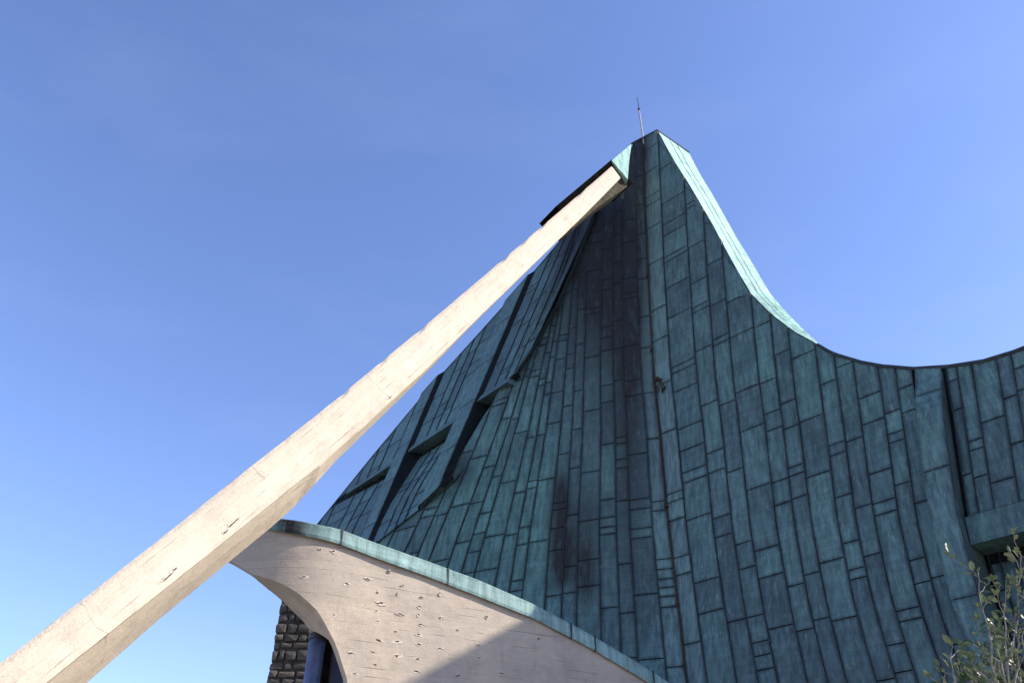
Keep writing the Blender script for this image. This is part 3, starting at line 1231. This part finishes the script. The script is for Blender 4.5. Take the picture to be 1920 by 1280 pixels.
def F_wall(p):
    d = p - WR
    return d @ Wn + bend(d @ We)


def wall_pt(u, z, d=0.0):
    p = WR + We * u - Wn * bend(u)
    sl_ = 2 * 0.31 * max(0.0, -(u + 7.9))
    nn = Wn - We * sl_
    nn = nn / np.linalg.norm(nn)
    return np.array([p[0], p[1], z]) + nn * d


def wall_uz(px, py):
    p = solve(px, py, F_wall, 3, 60)
    return float((p - WR) @ We), float(p[2])


TOP_PX = [(400, 985), (450, 984), (520, 997), (560, 1004), (600, 1012), (640, 1023), (700, 1046), (800, 1082), (900, 1121), (1000, 1161), (1100, 1213), (1200, 1272), (1260, 1312)]
CAP_PX = [(400, 958), (450, 962), (527, 973), (560, 977), (600, 985), (640, 994), (700, 1017), (800, 1052), (900, 1089), (1000, 1133), (1100, 1186), (1200, 1245), (1260, 1284)]
BOT_PX = [(400, 1040), (436, 1053), (475, 1076), (528, 1093), (560, 1112), (595, 1144), (612, 1173), (630, 1208), (653, 1278)]
tu = np.array(sorted(wall_uz(*q) for q in TOP_PX))
cu = np.array(sorted(wall_uz(*q) for q in CAP_PX))
bu = [wall_uz(*q) for q in BOT_PX]
bu += [(bu[-1][0] + 0.35, bu[-1][1] - 1.9), (bu[-1][0] + 0.62, -CAMZ)]
bu = np.array(bu)
print('wall u', bu[:, 0], 'z', bu[:, 1], 'top', tu[0], tu[-1])
tu = np.vstack([tu, [tu[-1, 0] + 6, tu[-1, 1] - 3.0]])
cu = np.vstack([cu, [cu[-1, 0] + 6, cu[-1, 1] - 3.0]])
U0 = float(bu[0, 0])
ztop = lambda u: float(np.interp(u, tu[:, 0], tu[:, 1]))
zcap = lambda u: float(np.interp(u, cu[:, 0], cu[:, 1]))
zbot = lambda u: float(np.interp(u, bu[:, 0], bu[:, 1], right=-CAMZ))
wall = empty('concrete_wall', (0, 17.5, 0), 'low curved board-marked concrete wall with flared end and green copper coping', 'wall')
us = list(np.linspace(U0, bu[-1, 0], 46)) + list(np.linspace(bu[-1, 0], tu[-1, 0], 50)[1:])
NZ = 22
V, Fc, uvl = [], [], []
BKV = -Wn
bkx, bky = poly([(380, 1004), (437, 1050), (528, 1124), (565, 1160), (584, 1182), (640, 1262)])
_th = {}


def thick(u):
    """depth of the wall at u: deep under the flared end, a thin shell further on"""
    k = round(u, 4)
    if k not in _th:
        f = wall_pt(u, zbot(u))
        fx = proj(f)[0]
        D = 0.12
        while D < 1.5:
            q = proj(f + BKV * D)
            if q[1] > np.interp(q[0], bkx, bky):
                break
            D += 0.02
        _th[k] = float(np.interp(fx, [604, 622], [D, 0.22])) if fx < 660 else 0.22
    return _th[k]

for u in us:
    zt, zb = ztop(u) + 0.06, zbot(u)
    for j in range(NZ + 1):
        t = j / NZ
        z = zt + (zb - zt) * t
        # shallow hollow below the coping, as the face sweeps out to the flared end
        hol = -0.03 * math.exp(-((t - 0.0) / 0.12) ** 2) * float(np.interp(u, [U0, -8.5, -5, 0], [0.3, 1, 0.5, 0.1]))
        d = 0.012 * noise.noise(Vector((u * 1.1, z * 1.3, 0))) + hol
        V.append(up(wall_pt(u, z, d)))
        uvl.append((u, z + 0.12 * (u + 4) * 0.0))
R_ = NZ + 1
for i in range(len(us) - 1):
    for j in range(NZ):
        Fc.append((i * R_ + j, (i + 1) * R_ + j, (i + 1) * R_ + j + 1, i * R_ + j + 1))
mesh_obj('wall_face', V, Fc, M_WALL, wall, smooth=True, uvs={'UVMap': uvl})
# underside, back and left end
V, Fc, uvl = [], [], []
for i, u in enumerate(us):
    zt, zb = ztop(u) + 0.06, zbot(u)
    th = thick(u)
    f = wall_pt(u, zb)
    ft = wall_pt(u, zt)
    for (p, w_) in ((f, 0), (f + BKV * th * 0.5, th * 0.5), (f + BKV * th, th), (ft + BKV * th, th + 1), (ft, th + 2)):
        V.append(up(p))
        uvl.append((u, w_))
for i in range(len(us) - 1):
    for k in range(4):
        Fc.append((i * 5 + k, i * 5 + k + 1, (i + 1) * 5 + k + 1, (i + 1) * 5 + k))
Fc.append((0, 1, 2, 3, 4))
mesh_obj('wall_underside', V, Fc, M_WALL, wall, uvs={'UVMap': uvl})

# coping: copper lengths along the top
cj = [U0 - 0.02] + [wall_uz(x, y)[0] for x, y in ((640, 1000), (838, 1078), (1068, 1180), (1113, 1205), (1222, 1268))] + [2.2, 4.0, float(tu[-1, 0])]
for a, b_ in zip(cj[:-1], cj[1:]):
    n = max(3, int((b_ - a) / 0.22))
    V, Fc, uv, st = [], [], [], []
    r = rng.random()
    for i in range(n + 1):
        u = a + 0.006 + (b_ - a - 0.012) * i / n
        zt, zb = zcap(u), ztop(u)
        o_ = 0.06
        th = thick(u)
        f = lambda d, z: wall_pt(u, z, d)
        prof = [f(0.0, zb + 0.045), f(o_ - 0.03, zb + 0.03), f(o_, zb), f(o_ + 0.012, zb + 0.06), f(o_, zt - 0.03), f(o_ - 0.03, zt),
                f(0, zt + 0.05) + BKV * th * 0.5, f(0, zt - 0.05) + BKV * (th + 0.1), f(0, zb) + BKV * (th + 0.1)]
        for k, p in enumerate(prof):
            V.append(up(p))
            uv.append((i / n, 0.5 if k not in (2, 4) else (0.04 if k == 2 else 0.96)))
            ppx = proj(p)[0]
            st.append((r, min(1.0, 1.25 * gs(ppx, 543, 20) + 0.35 * gs(ppx, 580, 40))))
    m = 9
    for i in range(n):
        for k in range(m - 1):
            Fc.append((i * m + k, i * m + k + 1, (i + 1) * m + k + 1, (i + 1) * m + k))
    Fc += [tuple(range(m)), tuple(n * m + k for k in range(m))]
    mesh_obj('coping', V, Fc, M_COPE, wall, uvs={'UVMap': uv, 'size': [(b_ - a, 0.5)] * len(V), 'rs': st, 'gl': [(0.5, 0.35)] * len(V)})
    # folded joint between two lengths
    V = [up(wall_pt(b_ + du, z, 0.06 + dd)) for du in (-0.018, 0.018) for (z, dd) in ((ztop(b_) + 0.0, 0.012), (zcap(b_), 0.02), (zcap(b_), -0.05), (ztop(b_), -0.05))]
    mesh_obj('coping_joint', V, [(0, 1, 2, 3), (4, 7, 6, 5), (0, 4, 5, 1), (1, 5, 6, 2), (3, 2, 6, 7), (0, 3, 7, 4)], M_SEAM, wall)

# chipped spots with rusty steel on the wall face
SPOTS = [(571, 1081, 7), (650, 1095, 9), (690, 1084, 7), (730, 1070, 4), (755, 1096, 4), (714, 1131, 10), (626, 1152, 5), (790, 1120, 7),
         (746, 1112, 3), (709, 1109, 3), (750, 1151, 9), (786, 1138, 6), (785, 1153, 6), (828, 1158, 9), (709, 1164, 8), (793, 1172, 8),
         (742, 1183, 3), (785, 1190, 8), (858, 1180, 4), (709, 1200, 9), (745, 1203, 10), (786, 1208, 8), (659, 1222, 9), (700, 1224, 10),
         (744, 1228, 11), (826, 1217, 7), (783, 1234, 8), (703, 1247, 9), (665, 1262, 5), (783, 1260, 9), (897, 1207, 6), (898, 1232, 7),
         (859, 1266, 6), (913, 1157, 3), (706, 1146, 4), (825, 1113, 3), (625, 1034, 6), (600, 1030, 4), (912, 1156, 3), (1010, 1196, 4), (940, 1260, 5)]
for i, (x, y, w_) in enumerate(SPOTS):
    c = solve(x, y, F_wall, 3, 60)
    u = float((c - WR) @ We)
    sl_ = 0.5 * max(0.0, -(u + 7.9))
    nn = Wn - We * sl_
    nn /= np.linalg.norm(nn)
    al = np.cross(np.array([0, 0, 1.0]), nn)
    la = w_ * 0.0118
    rr = random.Random(i)
    zz_ = np.array([0, 0, 1.0])
    chip_patch('spall', c, nn, al, zz_, la * rr.uniform(0.7, 1.1), 0.026 + 0.02 * rr.random(), M_SPALL, wall, 0.004, i)
    chip_patch('rebar', c + zz_ * rr.uniform(-0.012, 0.018), nn, al + zz_ * rr.uniform(-0.2, 0.2), zz_, la * rr.uniform(0.45, 0.8), 0.010 + 0.010 * rr.random(), M_HOLE, wall, 0.008, i + 100)

# ------------------------------------------------------------------ downpipe under the flared wall end
PY = 16.95
c_top = at_y(596, 1193, PY)
pipe = empty('downpipe', (float(c_top[0]), float(c_top[1]), 0.0), 'blue-grey metal downpipe below the flared end of the concrete wall', 'pipe')
V, Fc = tube([(c_top[0], c_top[1], 0.0), (c_top[0], c_top[1], c_top[2] + CAMZ - 0.06)], 0.165, 28)
mesh_obj('pipe', V, Fc, M_PIPE, pipe, smooth=False)
me = pipe.children[0].data
me.polygons.foreach_set('use_smooth', [len(p.vertices) == 4 for p in me.polygons])
V, Fc = tube([(c_top[0], c_top[1], c_top[2] + CAMZ - 0.07), (c_top[0], c_top[1], c_top[2] + CAMZ + 0.05)], 0.185, 28)
mesh_obj('collar', V, Fc, M_COLLAR, pipe)
# concrete throat from the underside of the wall into the pipe: square section, widening upward
V, Fc, uvl = [], [], []
for (dz, hx, hy, sx) in ((0.04, 0.16, 0.16, 0), (0.28, 0.165, 0.17, -0.01), (0.55, 0.25, 0.24, -0.04), (0.85, 0.45, 0.35, -0.14), (1.2, 0.75, 0.42, -0.3)):
    for (a, b_) in ((-1, -1), (1, -1), (1, 1), (-1, 1)):
        V.append((c_top[0] + sx + a * hx, c_top[1] + b_ * hy * (1 if b_ > 0 else 1), c_top[2] + CAMZ + dz))
        uvl.append((a * hx, dz))
for l in range(4):
    for k in range(4):
        Fc.append((l * 4 + k, l * 4 + (k + 1) % 4, (l + 1) * 4 + (k + 1) % 4, (l + 1) * 4 + k))
Fc += [(0, 3, 2, 1), (16, 17, 18, 19)]
mesh_obj('throat', V, Fc, M_WALL, wall, uvs={'UVMap': uvl})

# dark blue panel in the recess behind the pipe
def box(name, x0, x1, y0, y1, z0, z1, mat, parent):
    V = [(x, y, z) for z in (z0, z1) for (x, y) in ((x0, y0), (x1, y0), (x1, y1), (x0, y1))]
    Fc = [(0, 3, 2, 1), (4, 5, 6, 7), (0, 1, 5, 4), (1, 2, 6, 5), (2, 3, 7, 6), (3, 0, 4, 7)]
    return mesh_obj(name, V, Fc, mat, parent)


# ------------------------------------------------------------------ rubble stone pier
e = at_y(526, 1127, 18.0)
SX0, SX1, SY = float(e[0]), float(e[0]) + 0.86, 18.0
STOP = float(e[2]) + CAMZ + 0.9
pier = empty('stone_pier', (SX0 + 0.8, SY + 0.6, 0.0), 'dark rubble stone pier under the flared end of the concrete wall', 'pier')
box('mortar_core', SX0 + 0.04, SX1 - 0.04, SY + 0.012, SY + 1.6, 0.0, STOP, M_STONE_CORE, pier)
srng = random.Random(5)


def stone_geo(x0, x1, z0, z1, y0, d, rr):
    V, Fc = [], []
    w, h = x1 - x0, z1 - z0
    cut = lambda: rr.uniform(0.08, 0.22) * min(w, h)
    ring = []
    c = [cut() for _ in range(4)]
    ring = [(x0 + c[0], z0), (x1 - c[1], z0), (x1, z0 + c[1]), (x1, z1 - c[2]), (x1 - c[2], z1), (x0 + c[3], z1), (x0, z1 - c[3]), (x0, z0 + c[0])]
    ring = [(a + rr.uniform(-0.012, 0.012), b_ + rr.uniform(-0.012, 0.012)) for a, b_ in ring]
    mx, mz = (x0 + x1) / 2, (z0 + z1) / 2
    for (sc_, yy) in ((1.0, y0 + 0.10), (1.0, y0 + 0.02), (0.88, y0 - d * 0.7)):
        for (a, b_) in ring:
            V.append((mx + (a - mx) * sc_, yy + rr.uniform(-0.008, 0.008), mz + (b_ - mz) * sc_))
    V.append((mx, y0 - d, mz))
    for l in range(2):
        for k in range(8):
            Fc.append((l * 8 + k, l * 8 + (k + 1) % 8, (l + 1) * 8 + (k + 1) % 8, (l + 1) * 8 + k))
    Fc += [(16 + k, 16 + (k + 1) % 8, 24) for k in range(8)]
    return V, Fc


z = 0.0
lowV, lowF = [], []
while z < STOP:
    h = srng.uniform(0.13, 0.27)
    x = SX0 + srng.uniform(-0.03, 0.03)
    while x < SX1 - 0.05:
        w = srng.choice((0.14, 0.19, 0.24, 0.30, 0.36)) * srng.uniform(0.9, 1.1)
        if x + w > SX1 - 0.14:
            w = SX1 - x
        V, Fc = stone_geo(x + 0.012, x + w - 0.012, z + 0.008 + srng.uniform(0, 0.035), z + h - 0.008 - srng.uniform(0, 0.03), SY, srng.uniform(0.02, 0.07), srng)
        if z > 5.0:
            mesh_obj('stone', V, Fc, M_STONE, pier)
        else:
            k0 = len(lowV)
            lowV += V
            lowF += [tuple(q + k0 for q in f) for f in Fc]
        x += w
    # stones on the left flank of the pier
    y = SY + 0.05
    while y < SY + 1.5:
        w = srng.uniform(0.2, 0.42)
        V, Fc = stone_geo(y + 0.012, y + w - 0.012, z + 0.012, z + h - 0.012, 0.0, srng.uniform(0.02, 0.06), srng)
        V = [(SX0 + 0.02 + v[1], v[0], v[2]) for v in V]
        k0 = len(lowV)
        lowV += V
        lowF += [tuple(q + k0 for q in f) for f in Fc]
        y += w
    z += h
o = mesh_obj('stones', lowV, lowF, M_STONE, pier)
o['kind'] = 'stuff'

pl = at_y(622, 1240, 18.2)
panel = empty('recessed_panel', (float(pl[0]) + 0.6, 18.2, 0.0), 'dark blue metal panel recessed between the downpipe and the concrete wall', 'panel')
box('panel', pl[0], pl[0] + 1.9, 18.16, 18.24, 0.0, 6.6, M_GLASSY, panel)
box('gap_shade', SX1 + 0.03, pl[0] - 0.004, 18.1, 18.3, 0.0, 6.9, M_BLACK, panel)  # black strip painting the shadowed gap beside the pipe

# ------------------------------------------------------------------ lightning rod and conductor
r0 = solve(1207, 262, F_right) + NR * 0.05
rt = np.array([r0[0], r0[1], r0[2]])
dirp = at_y(1195, 183, r0[1] - 0.05)
rod = empty('lightning_rod', tuple(up(r0)), 'thin metal lightning rod standing on the roof peak', 'rod')
mid = r0 + (dirp - r0) * 0.70
V, Fc = tube([up(r0 - np.array([0, 0, 0.35])), up(mid)], [0.040, 0.034], 8)
mesh_obj('mast', V, Fc, M_STEEL, rod)
V, Fc = tube([up(mid), up(dirp)], [0.018, 0.012], 6)
mesh_obj('tip', V, Fc, M_RUST, rod)
V, Fc = tube([up(mid - np.array([0, 0, 0.04])), up(mid + np.array([0, 0, 0.06]))], 0.055, 8)
mesh_obj('clamp', V, Fc, M_RUST, rod)
V, Fc = tube([up(r0 + np.array([-0.12, -0.02, -0.02])), up(r0 + np.array([0.14, -0.02, 0.03]))], 0.045, 6)
mesh_obj('bracket', V, Fc, M_RUST, rod)

path = []
crr = random.Random(3)
for y in np.linspace(275, 1500, 70):
    x = float(xc(y)) + 1.5 * math.sin(y * 0.013) + crr.uniform(-0.8, 0.8)
    path.append(up(solve(x, y, F_right) + (NR + NL) * 0.05))
V, Fc = tube(path, [0.018 + 0.014 * crr.random() for _ in path], 6)
cab = empty('conductor_cable', tuple(path[-1]), 'rusty cable running down the valley of the copper roof', 'cable')
mesh_obj('cable', V, Fc, M_RUST, cab)
for y, rad in ((520, 0.06), (660, 0.05), (950, 0.06), (1135, 0.05)):
    p = np.array(solve(float(xc(y)), y, F_right)) + (NR + NL) * 0.06
    V, Fc = tube([up(p - np.array([0, 0, 0.05])), up(p + np.array([0, 0, 0.05]))], rad, 7)
    mesh_obj('clip', V, Fc, M_RUST, cab)
# the tangle of frayed cloth caught on the cable
V, Fc = [], []
kc = solve(1238, 722, F_right) + (NR + NL) * 0.09
for i in range(16):
    a = kc + np.array([crr.uniform(-0.08, 0.1), crr.uniform(-0.05, 0.03), crr.uniform(-0.3, 0.25)])
    pts = [a]
    for _ in range(3):
        a = a + np.array([crr.uniform(-0.07, 0.08), crr.uniform(-0.05, 0.04), crr.uniform(-0.14, 0.08)])
        pts.append(a)
    v, f = tube([up(q) for q in pts], [0.02, 0.028, 0.02, 0.01], 5)
    k0 = len(V)
    V += v
    Fc += [tuple(q + k0 for q in ff) for ff in f]
mesh_obj('tangle', V, Fc, M_RUST, cab)

# ------------------------------------------------------------------ olive shrub
def leaf_material():
    m, nt, b = new_mat('olive_leaf', 0.42, 0.5)
    N = NT(nt)
    oi = N.n('ShaderNodeObjectInfo').outputs['Random']
    geo = N.n('ShaderNodeNewGeometry')
    n = N.noise(geo.outputs['Position'], 14, 2)
    c = N.mix(N.ramp(n, 0.3, 0.7), (0.035, 0.065, 0.014), (0.085, 0.125, 0.028))
    c = N.mix(N.math('MULTIPLY', oi, 0.4), c, (0.11, 0.13, 0.04))
    c = N.mix(N.math('MULTIPLY', geo.outputs['Backfacing'], 0.6), c, (0.17, 0.20, 0.12))
    N.l(c, b.inputs['Base Color'])
    tr = N.n('ShaderNodeBsdfTranslucent')
    N.l(c, tr.inputs[0])
    mx = N.n('ShaderNodeMixShader')
    mx.inputs[0].default_value = 0.25
    N.l(b.outputs[0], mx.inputs[1])
    N.l(tr.outputs[0], mx.inputs[2])
    N.l(mx.outputs[0], nt.nodes['Material Output'].inputs['Surface'])
    return m


M_LEAF = leaf_material()
M_BARK = simple('pale_grey_bark', (0.27, 0.23, 0.19), 0.9, 0.1, 30, 0.4, 0.5, 0.004)
brng = random.Random(21)
BY = 4.0
base_p = np.array([at_y(1900, 1280, BY)[0], BY, 0.0])
shrub = empty('olive_shrub', (float(base_p[0]), BY, 0.0), 'young olive shrub with small sunlit leaves in front of the copper roof', 'shrub')
BV, BF = [], []
LEAVES = []


def add_branch(pts, r0_, r1_, n=6):
    global BV, BF
    m = len(pts)
    v, f = tube(pts, [r0_ + (r1_ - r0_) * i / (m - 1) for i in range(m)], n)
    k0 = len(BV)
    BV += v
    BF += [tuple(q + k0 for q in ff) for ff in f]


def twig(start, target, r0_, leafy, sub=0, wig=0.02):
    s, t = Vector(start), Vector(target)
    L = (t - s).length
    n = max(4, int(L / 0.07))
    pts = []
    for i in range(n + 1):
        q = s.lerp(t, i / n)
        if 0 < i < n:
            q += Vector((brng.uniform(-wig, wig), brng.uniform(-wig, wig), brng.uniform(-wig, wig) * 0.5))
        pts.append(q)
    add_branch([tuple(p) for p in pts], r0_, max(0.0016, r0_ * 0.3), 5)
    d = (t - s).normalized()
    for i in range(1, n + 1):
        f = i / n
        if f < leafy:
            continue
        for _ in range(brng.choice((1, 2, 2, 3))):
            ang = brng.uniform(0, 2 * math.pi)
            side = d.orthogonal().normalized()
            side.rotate(Quaternion(d, ang))
            ld = (side * brng.uniform(0.6, 1.0) + d * brng.uniform(0.3, 0.95)).normalized()
            LEAVES.append((pts[i] + Vector((0, 0, brng.uniform(-0.02, 0.02))), ld, brng.choice((0.026, 0.036, 0.044, 0.054)) * brng.uniform(0.85, 1.15)))
        if sub and brng.random() < 0.42:
            side = d.orthogonal().normalized()
            side.rotate(Quaternion(d, brng.uniform(0, 6.28)))
            e_ = pts[i] + (side * 0.75 + d * 0.7) * brng.uniform(0.08, 0.2)
            twig(pts[i], e_, r0_ * 0.4, 0.2, sub - 1, 0.008)
    LEAVES.append((t, d, 0.04))


def B(px, py, y):
    return up(at_y(px, py, y))


fork = (float(base_p[0]) + 0.05, BY, 1.0)
twig((float(base_p[0]), BY, 0.0), fork, 0.035, 2.0)
STEMS = [((1868, 1275), (1836, 1082), 3.95, 0.35), ((1885, 1290), (1886, 1100), 4.05, 0.35), ((1905, 1290), (1914, 1052), 4.1, 0.4),
         ((1790, 1310), (1786, 1210), 3.9, 0.3), ((1830, 1310), (1820, 1240), 4.0, 0.2), ((1895, 1300), (1862, 1170), 4.1, 0.3),
         ((1930, 1290), (1935, 1110), 4.0, 0.3), ((1890, 1310), (1905, 1150), 3.85, 0.2), ((1860, 1310), (1838, 1190), 4.15, 0.3),
         ((1950, 1300), (1965, 1080), 4.1, 0.3), ((1915, 1310), (1890, 1185), 4.2, 0.2), ((1850, 1320), (1800, 1262), 4.05, 0.3),
         ((1900, 1320), (1870, 1215), 3.8, 0.2), ((1910, 1320), (1912, 1190), 3.95, 0.2), ((1785, 1330), (1772, 1262), 3.95, 0.3),
         ((1880, 1320), (1858, 1200), 4.25, 0.1), ((1900, 1320), (1925, 1165), 3.9, 0.1), ((1870, 1320), (1880, 1215), 4.3, 0.1), ((1925, 1320), (1900, 1215), 4.1, 0.1)]
for (a, t, y, leafy) in STEMS:
    pa = B(a[0], a[1], y)
    m_ = (Vector(fork) + Vector(pa)) / 2 + Vector((0, 0, -0.1))
    add_branch([fork, tuple(m_), pa], 0.014, 0.008, 6)
    LEAVES_before = len(LEAVES)
    twig(pa, B(t[0], t[1], y), 0.0065, leafy * 0.6, 1, 0.012)
    for _ in range(7):
        f = brng.uniform(0, 1)
        q = m_.lerp(Vector(pa), f)
        twig(tuple(q), tuple(q + Vector((brng.uniform(-0.25, 0.25), brng.uniform(-0.2, 0.2), brng.uniform(0.1, 0.3)))), 0.004, 0.2, 0, 0.01)
mesh_obj('stem', BV, BF, M_BARK, shrub)


def leaf_mesh(l):
    w = l * 0.30
    V = [(0, 0, 0), (-w * 0.8, l * 0.35, 0.12 * w), (0, l * 0.4, -0.1 * w), (w * 0.8, l * 0.35, 0.12 * w), (-w * 0.75, l * 0.7, 0.1 * w), (0, l * 0.72, -0.12 * w), (w * 0.75, l * 0.7, 0.1 * w), (0, l, -0.25 * w)]
    Fc = [(0, 2, 1), (0, 3, 2), (1, 2, 5, 4), (2, 3, 6, 5), (4, 5, 7), (5, 6, 7)]
    return V, Fc


lv, lf = leaf_mesh(1.0)
lme = bpy.data.meshes.new('leaf')
lme.from_pydata(lv, [], lf)
lme.materials.append(M_LEAF)


def leaf_matrix(p, d, l):
    q = d.to_track_quat('Y', 'Z')
    return Matrix.Translation(Vector(p)) @ (q @ Quaternion((0, 1, 0), brng.uniform(-1.2, 1.2))).to_matrix().to_4x4() @ Matrix.Diagonal((l, l, l, 1))


vis, hid = [], []
for L in LEAVES:
    q = proj((L[0][0], L[0][1], L[0][2] - CAMZ))
    (vis if (q[0] < 1925 and q[1] < 1285) else hid).append(L)
vis.sort(key=lambda L: -L[2] / L[0][1])
print('leaves in view', len(vis), 'others', len(hid), 'sheets', len(ALL), 'seams', len(SEAMS))
off = Vector(shrub.location)
for L in vis[:280]:
    o = bpy.data.objects.new('leaf', lme)
    COL.objects.link(o)
    o.parent = shrub
    o.matrix_local = Matrix.Translation(-off) @ leaf_matrix(*L)
V, Fc = [], []
for L in vis[280:] + hid:
    M = leaf_matrix(*L)
    k0 = len(V)
    V += [tuple(M @ Vector(v)) for v in lv]
    Fc += [tuple(q + k0 for q in f) for f in lf]
o = mesh_obj('foliage', V, Fc, M_LEAF, shrub)
o['kind'] = 'stuff'
